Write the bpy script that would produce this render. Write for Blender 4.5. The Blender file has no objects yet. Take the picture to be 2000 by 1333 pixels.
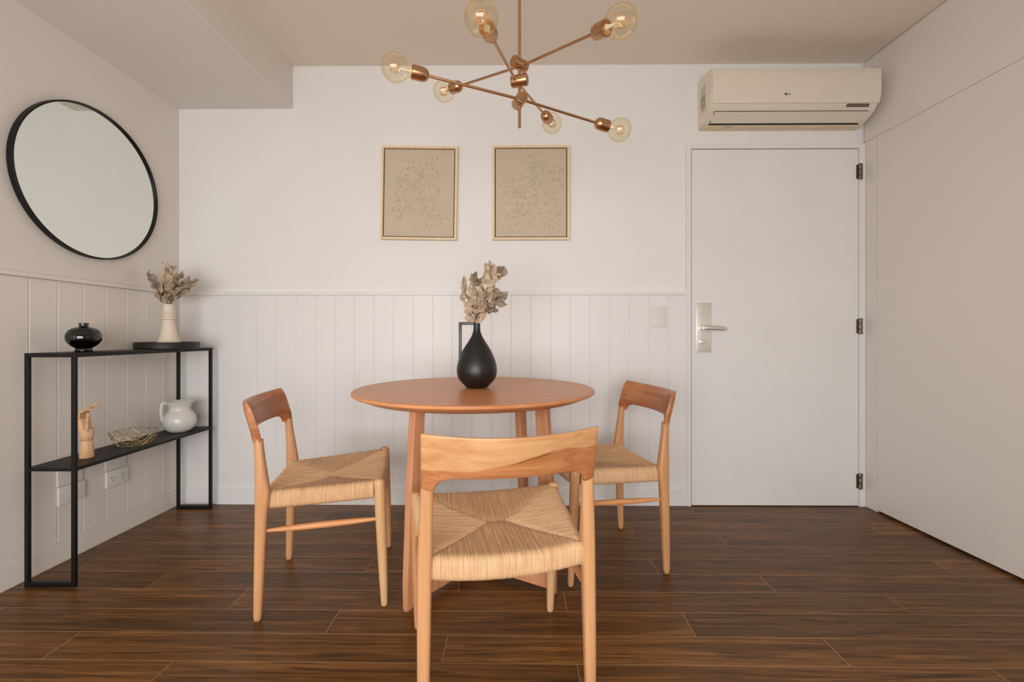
import bpy, bmesh, math, random
import numpy as np
from mathutils import Vector, Matrix
R = math.radians
sc = bpy.context.scene
col = sc.collection

# ------------------------------------------------------------------ camera, world, lights, exposure
cd = bpy.data.cameras.new('camera'); cam = bpy.data.objects.new('camera', cd); col.objects.link(cam)
cam.location = (0, 0, .97); cam.rotation_euler = (R(90), 0, R(.5))
cd.sensor_width = 36; cd.lens = 36 * 870 / 2000; cd.shift_y = -.00575; cd.clip_start = .02
sc.camera = cam
w = bpy.data.worlds.new('world'); sc.world = w; w.use_nodes = True
w.node_tree.nodes['Background'].inputs[0].default_value = (.92, .95, 1.0, 1)
w.node_tree.nodes['Background'].inputs[1].default_value = .5
def area(name, loc, rot, sx, sy, e, c):
    l = bpy.data.lights.new(name, 'AREA'); l.shape = 'RECTANGLE'; l.size = sx; l.size_y = sy; l.energy = e; l.color = c
    o = bpy.data.objects.new(name, l); col.objects.link(o); o.location = loc; o.rotation_euler = rot
    return o
# daylight entering through the glazed opening behind the photographer
area('daylight', (-.42, -1.30, .95), (R(68), 0, 0), 2.4, 1.3, 93, (1.0, .99, .975))
sc.view_settings.view_transform = 'Standard'; sc.view_settings.look = 'None'
sc.view_settings.exposure = 0.0; sc.view_settings.gamma = 1.0
sc.view_settings.use_curve_mapping = False
sc.cycles.max_bounces = 12; sc.cycles.diffuse_bounces = 6; sc.cycles.glossy_bounces = 5
sc.cycles.transparent_max_bounces = 16

# ------------------------------------------------------------------ node and material helpers
def lin(c):
    return tuple(((v / 255) / 12.92 if v / 255 <= .04045 else ((v / 255 + .055) / 1.055) ** 2.4) for v in c) + (1,)
class NT:
    def __init__(s, name):
        s.m = bpy.data.materials.new(name); s.m.use_nodes = True; s.t = s.m.node_tree; s.n = s.t.nodes
        s.b = s.n['Principled BSDF']; s.out = s.n['Material Output']
    def new(s, typ, **kw):
        n = s.n.new(typ)
        for k, v in kw.items(): setattr(n, k, v)
        return n
    def link(s, a, b): s.t.links.new(a, b)
    def put(s, sock, v):
        if isinstance(v, bpy.types.NodeSocket): s.link(v, sock)
        elif v is not None: sock.default_value = v
    def math(s, op, a, b=None, c=None):
        n = s.new('ShaderNodeMath', operation=op)
        s.put(n.inputs[0], a)
        if b is not None: s.put(n.inputs[1], b)
        if c is not None: s.put(n.inputs[2], c)
        return n.outputs[0]
    def mix(s, f, a, b, blend='MIX'):
        n = s.new('ShaderNodeMix', data_type='RGBA', blend_type=blend)
        s.put(n.inputs[0], f); s.put(n.inputs[6], a); s.put(n.inputs[7], b)
        return n.outputs[2]
    def ramp(s, f, stops):
        n = s.new('ShaderNodeValToRGB'); s.put(n.inputs[0], f); e = n.color_ramp.elements
        while len(e) < len(stops): e.new(.5)
        for q, (p, c) in zip(e, stops): q.position = p; q.color = c
        return n.outputs[0]
    def noise(s, vec, scale, detail=3, rough=.5, dist=0):
        n = s.new('ShaderNodeTexNoise'); s.put(n.inputs['Vector'], vec)
        n.inputs['Scale'].default_value = scale; n.inputs['Detail'].default_value = detail
        n.inputs['Roughness'].default_value = rough; n.inputs['Distortion'].default_value = dist
        return n.outputs['Fac']
    def mapping(s, vec, scale=(1, 1, 1), rot=(0, 0, 0), loc=(0, 0, 0)):
        n = s.new('ShaderNodeMapping'); s.put(n.inputs[0], vec); n.inputs['Scale'].default_value = scale
        n.inputs['Rotation'].default_value = rot; n.inputs['Location'].default_value = loc
        return n.outputs[0]
    def obj(s): return s.new('ShaderNodeTexCoord').outputs['Object']
    def uv(s): return s.new('ShaderNodeTexCoord').outputs['UV']
    def bump(s, h, strength, dist=.002):
        n = s.new('ShaderNodeBump'); s.put(n.inputs['Height'], h); n.inputs['Strength'].default_value = strength
        n.inputs['Distance'].default_value = dist; s.link(n.outputs[0], s.b.inputs['Normal'])

def plain(name, c, rough=.5, metal=0, spec=.5, var=.03, scale=8, bump=0, bscale=300):
    m = NT(name); o = m.obj()
    f = m.noise(o, scale, 3)
    a = lin(c); lo = tuple(v * (1 - var) for v in a[:3]) + (1,); hi = tuple(min(1, v * (1 + var)) for v in a[:3]) + (1,)
    m.put(m.b.inputs['Base Color'], m.ramp(f, [(.3, lo), (.7, hi)]))
    m.b.inputs['Roughness'].default_value = rough; m.b.inputs['Metallic'].default_value = metal
    m.b.inputs['Specular IOR Level'].default_value = spec
    if bump: m.bump(m.noise(o, bscale, 2), bump, .001)
    return m.m

def wood(name, light, dark, axis='Z', scale=1.0, rough=.38, contrast=.5, streak=None):
    m = NT(name); o = m.obj()
    sc3 = {'X': (1.2, 16, 16), 'Y': (16, 1.2, 16), 'Z': (16, 16, 1.2)}[axis]
    v = m.mapping(o, tuple(q * scale for q in sc3))
    g1 = m.noise(v, 1.6, 5, .55, .8)
    sc4 = {'X': (2.5, 90, 90), 'Y': (90, 2.5, 90), 'Z': (90, 90, 2.5)}[axis]
    g2 = m.noise(m.mapping(o, tuple(q * scale for q in sc4)), 1.5, 3, .6, .2)
    f = m.math('ADD', m.math('MULTIPLY', g1, .7), m.math('MULTIPLY', g2, .3))
    c = m.ramp(f, [(.5 - contrast * .3, lin(dark)), (.5 + contrast * .3, lin(light))])
    if streak:
        k = m.noise(m.mapping(o, {'X': (1.4, 7, 20), 'Y': (7, 1.4, 20), 'Z': (7, 7, 1)}[axis], loc=(3.1, 0, .7)), 1.0, 2, .4, .3)
        c = m.mix(m.ramp(k, [(.48, (0, 0, 0, 1)), (.60, (1, 1, 1, 1))]), c, lin(streak))
    m.put(m.b.inputs['Base Color'], c); m.b.inputs['Roughness'].default_value = rough
    m.bump(g2, .08, .0008); m.b.inputs['Specular IOR Level'].default_value = .35
    return m.m

WALL = plain('wall paint', (230, 228, 226), .62, var=.012, scale=2, bump=.04, bscale=90)
WALL_WARMLIT = plain('wall paint with warm light tint', (222, 216, 208), .62, var=.012, scale=2, bump=.04, bscale=90)  # same paint as WALL; the left side's warmer, dimmer light is in the colour
CLAD_WARMLIT = plain('panelling paint with warm light tint', (226, 219, 210), .45, var=.012, scale=3)  # CLAD paint with the warm light of the left wall mixed into its colour
CLAD = plain('panelling paint', (229, 227, 226), .42, var=.012, scale=3)
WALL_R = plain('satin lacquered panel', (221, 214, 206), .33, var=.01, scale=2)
CEIL = plain('ceiling paint', (224, 213, 199), .8, var=.01, scale=2)
DOORM = plain('door paint', (227, 226, 225), .35, var=.02, scale=3, bump=.03, bscale=60)
DARKGAP = plain('dark joint', (40, 32, 26), .9)
BLACK = plain('black powder coated steel', (14, 14, 15), .48, spec=.3, bump=.05, bscale=900)
BLACK_TRAY = plain('black matte tray', (22, 21, 21), .5)
BLACK_GLASS = plain('black glossy glaze', (6, 6, 7), .05, spec=.7)
BLACK_CER = plain('black matte ceramic', (25, 24, 24), .40, bump=.06, bscale=400)
CREAM_CER = plain('cream bisque ceramic', (226, 212, 192), .6, bump=.05, bscale=300)
WHITE_CER = plain('off white ceramic', (214, 211, 206), .22)
BRASS = plain('brushed brass', (192, 150, 110), .3, metal=1, var=.06, scale=60)
CHROME = plain('satin steel', (232, 227, 220), .40, metal=.85)
HINGE = plain('worn steel', (135, 125, 112), .4, metal=1, var=.3, scale=120)
GOLDW = plain('antique gold wire', (208, 184, 136), .35, metal=1)
AC_PL = plain('aged cream plastic', (222, 213, 196), .38, var=.02, scale=3)
AC_UN = plain('yellowed plastic', (222, 200, 172), .5, var=.10, scale=14)
AC_DK = plain('smoked plastic', (104, 90, 76), .3)
PLAST = plain('white switch plastic', (222, 219, 212), .35)
INK = plain('grey print', (88, 80, 74), .5)
CANVAS = plain('sand plaster', (198, 182, 160), .75, var=.03, scale=20, bump=.12, bscale=500)
FRAMEW = wood('pale oak moulding', (238, 216, 186), (224, 198, 162), 'Z', 1.5, .45)
MANNEQ = wood('pale beech', (228, 188, 146), (208, 160, 116), 'Z', 2.5, .45)
LEGW = wood('cherry legs', (208, 158, 112), (186, 132, 90), 'Z', 1.2, .33)
LEGW_PALE = wood('pale cherry leg', (216, 178, 132), (202, 158, 112), 'Z', 1.2, .36)
def two_tone_rail():
    m = NT('two tone cherry back rail'); o = m.obj(); sp = m.new('ShaderNodeSeparateXYZ'); m.link(o, sp.inputs[0])
    g1 = m.noise(m.mapping(o, (1.6, 18, 22)), 1.6, 5, .55, .9); g2 = m.noise(m.mapping(o, (3, 90, 110)), 1.5, 3, .6, .2)
    f = m.math('ADD', m.math('MULTIPLY', g1, .7), m.math('MULTIPLY', g2, .3))
    light = m.ramp(f, [(.36, lin((184, 132, 86))), (.64, lin((203, 156, 110)))])
    dark = m.ramp(f, [(.36, lin((160, 100, 58))), (.64, lin((188, 128, 84)))])
    wv = m.math('MULTIPLY', m.math('SUBTRACT', m.noise(m.mapping(o, (7, 1, 1)), 1.0, 2, .5, 0), .5), .030)
    line = m.math('ADD', m.math('MULTIPLY_ADD', m.math('MINIMUM', m.math('MAXIMUM', m.math('ADD', sp.outputs[0], .1), 0), .2), .2, .655), wv)
    d = m.math('SUBTRACT', sp.outputs[2], line)
    c = m.mix(m.ramp(m.math('MULTIPLY_ADD', d, 60, .5), [(.42, (1, 1, 1, 1)), (.58, (0, 0, 0, 1))]), light, dark)
    # a dark mineral streak that follows the glue line for a hand's breadth
    near = m.ramp(m.math('MULTIPLY', m.math('ABSOLUTE', m.math('SUBTRACT', d, m.math('MULTIPLY', m.math('SUBTRACT', g1, .5), .02))), 160), [(.15, (1, 1, 1, 1)), (.45, (0, 0, 0, 1))])
    span = m.ramp(m.math('MULTIPLY', m.math('ABSOLUTE', m.math('SUBTRACT', sp.outputs[0], .035)), 10), [(.35, (.75, .75, .75, 1)), (.85, (0, 0, 0, 1))])
    c = m.mix(m.math('MULTIPLY', near, span), c, lin((110, 68, 36)))
    m.put(m.b.inputs['Base Color'], c); m.b.inputs['Roughness'].default_value = .26; m.b.inputs['Specular IOR Level'].default_value = .4
    m.bump(g2, .08, .0008)
    return m.m
RAILW = two_tone_rail()
RAILW_SHADED = wood('shade darkened red cherry back rail', (200, 136, 92), (166, 102, 62), 'X', 1.2, .28, .55, (164, 100, 62))  # reddish rail of the side chairs, darkened for the shade of facing away
STRETW = wood('cherry stretcher', (224, 164, 112), (200, 136, 86), 'Y', 1.2, .33)
TOPW = wood('table top veneer', (222, 154, 104), (198, 128, 80), 'X', .9, .34, .6)
TLEGW = wood('table leg wood', (214, 156, 116), (190, 128, 90), 'Z', 1.0, .4)
LEAF = plain('dried eucalyptus leaf', (184, 162, 136), .75, var=.25, scale=45)
LEAF2 = plain('dried taupe leaf', (150, 131, 110), .75, var=.25, scale=45)
BLOOM = plain('dried cream flower', (205, 178, 142), .8, var=.15, scale=60)
STEM = plain('dried stem', (120, 98, 72), .7)

def mirror_mat():
    m = NT('mirror silvering')
    m.b.inputs['Base Color'].default_value = (.79, .83, .78, 1); m.b.inputs['Metallic'].default_value = 1
    m.b.inputs['Roughness'].default_value = .01
    m.bump(m.noise(m.obj(), 2, 1), .002, .001)
    return m.m
MIRROR = mirror_mat()

def bulb_mat():
    m = NT('amber bulb glass'); m.n.remove(m.b)
    tr = m.new('ShaderNodeBsdfTransparent'); gl = m.new('ShaderNodeBsdfGlossy'); gl.inputs['Roughness'].default_value = .03
    gl.inputs[0].default_value = (1, .93, .78, 1)
    lw = m.new('ShaderNodeLayerWeight'); lw.inputs[0].default_value = .22
    lf = m.new('ShaderNodeLayerWeight'); lf.inputs[0].default_value = .5
    tint = m.mix(m.math('POWER', lf.outputs['Facing'], 2.5), (.985, .955, .87, 1), (.90, .82, .66, 1))
    m.put(tr.inputs[0], tint)
    mx = m.new('ShaderNodeMixShader')
    f = m.math('MULTIPLY_ADD', lw.outputs['Fresnel'], .22, .05)
    m.put(mx.inputs[0], f); m.link(tr.outputs[0], mx.inputs[1]); m.link(gl.outputs[0], mx.inputs[2])
    m.link(mx.outputs[0], m.out.inputs[0])
    return m.m
BULB = bulb_mat()
FILAM = plain('filament', (226, 168, 96), .4)
BULB_STEM = plain('bulb stem glass', (225, 214, 190), .15)

def cord_mat():
    m = NT('paper cord'); uv = m.uv()
    n1 = m.noise(m.mapping(uv, (240, 12, 1)), 1, 2, .5)
    n2 = m.noise(m.mapping(uv, (900, 260, 1), rot=(0, 0, .5)), 1, 2, .5)
    n3 = m.noise(uv, 9, 2)
    f = m.math('ADD', m.math('MULTIPLY', n1, .6), m.math('ADD', m.math('MULTIPLY', n2, .2), m.math('MULTIPLY', n3, .2)))
    m.put(m.b.inputs['Base Color'], m.ramp(f, [(.34, lin((192, 150, 108))), (.62, lin((222, 184, 142)))]))
    m.b.inputs['Roughness'].default_value = .55
    m.bump(n2, .35, .0006)
    return m.m
CORD = cord_mat()

def floor_mat():
    m = NT('walnut plank tiles')
    g = m.new('ShaderNodeNewGeometry'); sep = m.new('ShaderNodeSeparateXYZ'); m.link(g.outputs['Position'], sep.inputs[0])
    X, Y = sep.outputs[0], sep.outputs[1]
    Yp = m.math('MULTIPLY_ADD', X, .0037, Y)
    r = m.math('DIVIDE', m.math('SUBTRACT', 2.4355, Yp), .1247)
    k = m.math('FLOOR', r); fr = m.math('FRACT', m.math('ADD', r, 100))
    u = m.math('DIVIDE', m.math('ADD', m.math('SUBTRACT', X, m.math('MULTIPLY', k, .4)), 1.02 + 24), 1.2)
    cc = m.math('FLOOR', u); fu = m.math('FRACT', u)
    ey = m.math('MULTIPLY', m.math('MINIMUM', fr, m.math('SUBTRACT', 1, fr)), .1247)
    ex = m.math('MULTIPLY', m.math('MINIMUM', fu, m.math('SUBTRACT', 1, fu)), 1.2)
    e = m.math('MINIMUM', ey, ex)
    cmb = m.new('ShaderNodeCombineXYZ'); m.link(k, cmb.inputs[0]); m.link(cc, cmb.inputs[1])
    wn = m.new('ShaderNodeTexWhiteNoise', noise_dimensions='2D'); m.link(cmb.outputs[0], wn.inputs['Vector'])
    rnd = wn.outputs['Value']
    pos = m.new('ShaderNodeCombineXYZ')
    m.link(m.math('ADD', m.math('MULTIPLY', X, 1.0), m.math('MULTIPLY', rnd, 37)), pos.inputs[0])
    m.link(m.math('MULTIPLY', Yp, 10), pos.inputs[1]); m.link(m.math('MULTIPLY', rnd, 11), pos.inputs[2])
    g1 = m.noise(m.mapping(pos.outputs[0], (1.6, 3.6, 1)), 1.0, 5, .6, 1.3)
    g2 = m.noise(m.mapping(pos.outputs[0], (7, 30, 1)), 1.0, 4, .65, .5)
    g4 = m.noise(m.mapping(pos.outputs[0], (2.2, 8.5, 1), loc=(5, 3, 1)), 1.0, 3, .55, 1.6)
    g3 = m.noise(m.mapping(pos.outputs[0], (.8, .8, 1)), 1.0, 2, .5, .2)
    f = m.math('ADD', m.math('MULTIPLY', g1, .5), m.math('ADD', m.math('MULTIPLY', g2, .3), m.math('MULTIPLY', g3, .2)))
    f = m.math('ADD', f, m.math('MULTIPLY', m.math('SUBTRACT', rnd, .5), .07))
    c = m.ramp(f, [(.34, lin((62, 40, 18))), (.44, lin((88, 58, 26))), (.52, lin((108, 71, 33))), (.62, lin((142, 95, 48)))])
    c = m.mix(m.ramp(g4, [(.36, (.75, .75, .75, 1)), (.46, (0, 0, 0, 1))]), c, lin((46, 28, 13)))
    ln = m.ramp(m.math('DIVIDE', e, .0022), [(.30, (1, 1, 1, 1)), (.62, (0, 0, 0, 1))])
    ln = m.math('MULTIPLY', ln, m.ramp(m.noise(g.outputs['Position'], 1.7, 2), [(.30, (.45, .45, .45, 1)), (.55, (1, 1, 1, 1))]))
    c = m.mix(ln, c, lin((176, 138, 98)))
    m.put(m.b.inputs['Base Color'], c)
    m.put(m.b.inputs['Roughness'], m.math('MULTIPLY_ADD', g2, .14, .30))
    m.b.inputs['Specular IOR Level'].default_value = .28
    h = m.math('MULTIPLY_ADD', m.ramp(m.math('DIVIDE', e, .004), [(0, (0, 0, 0, 1)), (1, (1, 1, 1, 1))]), .8, m.math('MULTIPLY', g2, .25))
    m.bump(h, .25, .001)
    return m.m
FLOOR = floor_mat()

# ------------------------------------------------------------------ mesh helpers
def obj(name, bm, mat, parent=None, smooth=35, loc=None, rot=None):
    bmesh.ops.recalc_face_normals(bm, faces=bm.faces)
    me = bpy.data.meshes.new(name); bm.to_mesh(me); bm.free()
    me.materials.append(mat)
    if smooth:
        me.shade_smooth()
        if smooth < 180: me.set_sharp_from_angle(angle=R(smooth))
    o = bpy.data.objects.new(name, me); col.objects.link(o)
    if parent: o.parent = parent
    if loc: o.location = loc
    if rot: o.rotation_euler = rot
    return o
def struct(o):
    o['kind'] = 'structure'; return o
def tag(o, label, cat, group=None):
    o['label'] = label; o['category'] = cat
    if group: o['group'] = group
    return o
def thing(name, label, cat, loc=(0, 0, 0), rz=0, group=None):
    o = bpy.data.objects.new(name, None); col.objects.link(o); o.empty_display_size = .05
    o.location = loc; o.rotation_euler = (0, 0, R(rz))
    return tag(o, label, cat, group)
def BM(): return bmesh.new()
def box(bm, x0, x1, y0, y1, z0, z1, bev=0, seg=2):
    vs = [bm.verts.new(p) for p in ((x0, y0, z0), (x1, y0, z0), (x1, y1, z0), (x0, y1, z0), (x0, y0, z1), (x1, y0, z1), (x1, y1, z1), (x0, y1, z1))]
    fs = [bm.faces.new([vs[i] for i in q]) for q in ((0, 3, 2, 1), (4, 5, 6, 7), (0, 1, 5, 4), (1, 2, 6, 5), (2, 3, 7, 6), (3, 0, 4, 7))]
    if bev:
        es = list({e for f in fs for e in f.edges})
        bmesh.ops.bevel(bm, geom=es, offset=bev, segments=seg, affect='EDGES', profile=.6)
    return bm
def loft(bm, rings, cap=True, closed=True):
    vr = [[bm.verts.new(p) for p in r] for r in rings]
    n = len(rings[0])
    for a, b in zip(vr[:-1], vr[1:]):
        for i in range(n if closed else n - 1):
            j = (i + 1) % n
            bm.faces.new((a[i], a[j], b[j], b[i]))
    if cap:
        bm.faces.new(vr[0][::-1]); bm.faces.new(vr[-1])
    return vr
def lathe(bm, prof, n=48, c=(0, 0, 0), sx=1, sy=1, cap=True):
    rings = [[(c[0] + r * sx * math.cos(2 * math.pi * i / n), c[1] + r * sy * math.sin(2 * math.pi * i / n), c[2] + z) for i in range(n)] for r, z in prof]
    loft(bm, rings, cap)
    return bm
def spline(pts, n):
    """Catmull-Rom through the points"""
    P = [Vector(p) for p in pts]; P = [2 * P[0] - P[1]] + P + [2 * P[-1] - P[-2]]; out = []
    for i in range(1, len(P) - 2):
        for k in range(n):
            t = k / n
            out.append(.5 * ((2 * P[i]) + (-P[i - 1] + P[i + 1]) * t + (2 * P[i - 1] - 5 * P[i] + 4 * P[i + 1] - P[i + 2]) * t * t + (-P[i - 1] + 3 * P[i] - 3 * P[i + 1] + P[i + 2]) * t ** 3))
    out.append(P[-2]); return out
def spline1(xs, ys, x):
    return float(np.interp(x, xs, ys))
def tube(bm, pts, rad, n=12, cap=True, flat=1.0, closed=False):
    P = [Vector(p) for p in pts]
    if not hasattr(rad, '__len__'): rad = [rad] * len(P)
    T = []
    for i in range(len(P)):
        if closed: d = P[(i + 1) % len(P)] - P[i - 1]
        else: d = P[min(i + 1, len(P) - 1)] - P[max(i - 1, 0)]
        T.append(d.normalized())
    up = Vector((0, 0, 1)) if abs(T[0].z) < .9 else Vector((0, 1, 0))
    nrm = (up - up.dot(T[0]) * T[0]).normalized(); rings = []
    for i, p in enumerate(P):
        nrm = (nrm - nrm.dot(T[i]) * T[i]).normalized(); b = T[i].cross(nrm)
        rings.append([p + rad[i] * (math.cos(2 * math.pi * k / n) * nrm * flat + math.sin(2 * math.pi * k / n) * b) for k in range(n)])
    vr = loft(bm, rings, cap and not closed)
    if closed:
        a, b = vr[-1], vr[0]
        for i in range(n):
            j = (i + 1) % n; bm.faces.new((a[i], a[j], b[j], b[i]))
    return bm
def cyl(bm, a, b, r, n=24, bev=0):
    a, b = Vector(a), Vector(b); d = (b - a)
    if bev:
        u = d.normalized()
        tube(bm, [a, a + u * bev * .3, a + u * bev, b - u * bev, b - u * bev * .3, b], [r - bev, r - bev * .3, r, r, r - bev * .3, r - bev], n)
    else: tube(bm, [a, b], r, n)
    return bm
def rrect(cx, cy, z, wx, wy, rad=.3, n=5):
    """rounded rectangle ring in the XY plane; rad as fraction of the half width"""
    hx, hy = wx / 2, wy / 2; r = min(hx, hy) * rad; out = []
    for sx, sy, a0 in ((1, 1, 0), (-1, 1, 90), (-1, -1, 180), (1, -1, 270)):
        for k in range(n):
            a = R(a0 + 90 * k / (n - 1))
            out.append((cx + sx * (hx - r) + r * math.cos(a), cy + sy * (hy - r) + r * math.sin(a), z))
    return out
def poly_extrude(bm, prof, x0, x1):
    """closed polygon of (y, z) extruded along x"""
    loft(bm, [[(x0, y, z) for y, z in prof], [(x1, y, z) for y, z in prof]])
    return bm

# ------------------------------------------------------------------ ROOM
YW = 2.54; ZC = 2.515
LROT = -R(.6643); LORG = (-1.9309, YW, 0)      # left wall: local x runs toward the back corner
RROT = R(-90 + 1.3085); RORG = (1.9731, YW, 0)     # right wall: local x runs from the back corner toward the camera
YB = -1.42
bm = BM(); box(bm, -2.2, 2.3, YB, YW + .12, -.08, 0); struct(obj('floor', bm, FLOOR, smooth=0))
bm = BM(); box(bm, -2.2, 2.3, YB, YW + .12, ZC, ZC + .1); struct(obj('ceiling', bm, CEIL, smooth=0))
bm = BM(); box(bm, -2.1, 2.15, YW + .008, YW + .12, 0, ZC); struct(obj('wall_back', bm, WALL, smooth=0))
def lw(name, bm, mat, smooth=0): return obj(name, bm, mat, None, smooth, LORG, (0, 0, R(90) + LROT))
def rw(name, bm, mat, smooth=0): return obj(name, bm, mat, None, smooth, RORG, (0, 0, RROT))
bm = BM(); box(bm, -4.05, .05, .008, .12, 0, ZC); struct(lw('wall_left', bm, WALL_WARMLIT))
bm = BM(); box(bm, 0, 4.05, .018, .12, 0, ZC); struct(rw('wall_right', bm, DARKGAP))
# flush panels of the right wall with fine shadow joints
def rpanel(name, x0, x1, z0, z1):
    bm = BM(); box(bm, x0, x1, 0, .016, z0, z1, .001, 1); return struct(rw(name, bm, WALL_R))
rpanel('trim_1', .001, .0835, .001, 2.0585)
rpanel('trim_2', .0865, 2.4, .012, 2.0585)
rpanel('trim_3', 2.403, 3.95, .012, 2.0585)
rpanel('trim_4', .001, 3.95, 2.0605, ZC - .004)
# dropped ceiling beam along the left wall
bm = BM(); box(bm, -2.0, -1.281, YB, YW + .01, 2.2714, ZC + .01, .002, 1); struct(obj('trim_5', bm, WALL_WARMLIT, smooth=0))
# wall behind the photographer with a wide opening
bm = BM(); box(bm, -2.1, -1.6, YB - .1, YB + .1, 0, ZC); box(bm, 1.6, 2.2, YB - .1, YB + .1, 0, ZC); box(bm, -1.6, 1.6, YB - .1, YB + .1, 2.2, ZC)
struct(obj('wall_front', bm, WALL, smooth=0))
bm = BM()
for x in (-1.6, -.54, .52, 1.54): box(bm, x, x + .05, YB + .1, YB + .14, 0, 2.2)
box(bm, -1.6, 1.59, YB + .1, YB + .14, 2.14, 2.2)
struct(obj('window_1', bm, BLACK, smooth=0))

def cladding(x0, x1, grooves, z0, z1, y=0.0, depth=.004, w=.003, back=.009):
    xs = []
    prof = [(x0, y)]
    for g in sorted(grooves):
        if x0 + w < g < x1 - w: prof += [(g - w, y), (g - w * .35, y + depth), (g + w * .35, y + depth), (g + w, y)]
    prof.append((x1, y)); bm = BM()
    ring = prof + [(x1, y + back), (x0, y + back)]
    loft(bm, [[(a, b, z0) for a, b in ring], [(a, b, z1) for a, b in ring]])
    return bm
gb = [-.026 + .1119 * k for k in range(-17, 9)]
struct(obj('trim_6', cladding(-1.931, .967, [YW * 0 + g for g in gb], .09, 1.199), CLAD, smooth=0, loc=(0, YW, 0)))
gl = [-.0135 - .1098 * k for k in range(0, 36)]
struct(lw('trim_7', cladding(-4.0, 0, gl, .09, 1.199), CLAD_WARMLIT))
# dado rails and baseboards
bm = BM(); box(bm, -1.93, .972, -.014, .01, 1.198, 1.216, .003); struct(obj('trim_8', bm, CLAD, smooth=0, loc=(0, YW, 0)))
bm = BM(); box(bm, -4.0, 0, -.014, .01, 1.200, 1.217, .003); struct(lw('trim_9', bm, CLAD_WARMLIT))
bm = BM(); box(bm, -1.93, .967, -.006, .01, 0, .0955, .001, 1); struct(obj('baseboard_back', bm, CLAD, smooth=0, loc=(0, YW, 0)))
bm = BM(); box(bm, -4.0, 0, -.006, .01, 0, .0885, .001, 1); struct(lw('baseboard_left', bm, CLAD_WARMLIT))
# door and its frame
bm = BM()
box(bm, .966, .993, -.010, .01, 0, 2.052, .0015, 1); box(bm, 1.9385, 1.9725, -.010, .01, 0, 2.052, .0015, 1); box(bm, .993, 1.9385, -.010, .01, 2.0265, 2.052, .0015, 1)
struct(obj('trim_10', bm, DOORM, smooth=0, loc=(0, YW, 0)))
bm = BM(); box(bm, .9925, 1.939, .004, .010, 0, 2.0267); struct(obj('trim_11', bm, DARKGAP, smooth=0, loc=(0, YW, 0)))
bm = BM(); box(bm, .997, 1.9355, -.006, .0045, .005, 2.0225, .001, 1); door = struct(obj('door_1', bm, DOORM, smooth=0, loc=(0, YW, 0)))
bm = BM(); box(bm, 1.0165, 1.1034, -.017, -.006, .874, 1.153, .003); plate = obj('door_plate', bm, CHROME, door)
bm = BM()
cyl(bm, (1.046, -.016, 1.010), (1.046, -.058, 1.010), .0105, 20)
tube(bm, spline([(1.044, -.056, 1.010), (1.07, -.060, 1.010), (1.12, -.062, 1.008), (1.168, -.060, 1.003)], 6), [.0115] * 8 + [.0125] * 8 + [.0115, .010, .006], 16)
obj('door_handle', bm, CHROME, door)
bm = BM(); cyl(bm, (1.048, -.016, .932), (1.048, -.022, .932), .014, 24, .001); box(bm, 1.040, 1.066, -.040, -.022, .926, .937, .003); obj('lock_knob', bm, CHROME, door)
for z in (1.893, 1.02, .145):
    bm = BM(); box(bm, 1.9225, 1.938, -.0075, -.004, z - .04, z + .04); box(bm, 1.938, 1.956, -.0125, -.009, z - .045, z + .045)
    for a, b in ((-.045, -.017), (-.015, .015), (.017, .045)): cyl(bm, (1.938, -.014, z + a), (1.938, -.014, z + b), .0065, 14, .001)
    obj('hinge', bm, HINGE, door)

# switch and sockets
t = thing('light_switch', 'white light switch plate on the panelling beside the door frame', 'switch', (.815, YW, 1.076))
bm = BM(); box(bm, -.042, .042, -.009, 0, -.059, .059, .003); obj('plate', bm, PLAST, t)
bm = BM(); box(bm, -.026, .030, -.013, -.008, -.008, .018, .002); obj('rocker', bm, PLAST, t)
def socket(xl, label, outlets):
    t = thing('wall_socket', label, 'socket', (0, 0, 0)); t.location = (LORG[0], LORG[1], 0); t.rotation_euler = (0, 0, R(90) + LROT)
    bm = BM(); box(bm, xl - .058, xl + .058, -.010, 0, .245, .323, .0025); obj('plate', bm, PLAST, t)
    bm = BM(); box(bm, xl - .060, xl + .050, -.007, 0, .3265, .405, .0025); obj('upper_plate', bm, PLAST, t)
    if outlets:
        for ox in (-.027, .027):
            bm = BM()
            for sx, sz, a in ((-.0075, .006, 28), (.0075, .006, -28), (0, -.009, 0)):
                q = BM(); box(q, -.0012, .0012, -.0106, -.0095, -.0042, .0042)
                q.transform(Matrix.Translation((xl + ox + sx, 0, .284 + sz)) @ Matrix.Rotation(R(a), 4, 'Y'))
                me = bpy.data.meshes.new('tmp'); q.to_mesh(me); q.free(); bm.from_mesh(me); bpy.data.meshes.remove(me)
            obj('outlet', bm, DARKGAP, t, 0)
    return t
socket(-.400, 'white double power socket low on the left panelling, farther from the camera', True)
socket(-.618, 'blank white wall plate low on the left panelling, behind the near end of the console', False)

# ------------------------------------------------------------------ MIRROR on the left wall
MX, MZ, MR = -.516, 1.663, .342
t = thing('round_mirror', 'large round mirror with a thin black metal frame on the left wall', 'mirror'); t.location = LORG; t.rotation_euler = (0, 0, R(90) + LROT)
bm = BM(); n = 128; rings = []
for k in range(n):
    a = 2 * math.pi * k / n; ca, sa = math.cos(a), math.sin(a)
    rings.append([(MX + r * ca, y, MZ + r * sa) for r, y in ((MR, .004), (MR, -.019), (MR - .001, -.020), (MR - .006, -.020), (MR - .007, -.019), (MR - .007, .004))])
rings.append(rings[0]); loft(bm, rings, False); bmesh.ops.remove_doubles(bm, verts=bm.verts, dist=1e-6); obj('frame', bm, BLACK, t, 40)
bm = BM(); rr = MR - .006
loft(bm, [[(MX + rr * math.cos(2 * math.pi * k / n), y, MZ + rr * math.sin(2 * math.pi * k / n)) for k in range(n)] for y in (.003, -.010)])
obj('glass', bm, MIRROR, t, 0)

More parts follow.
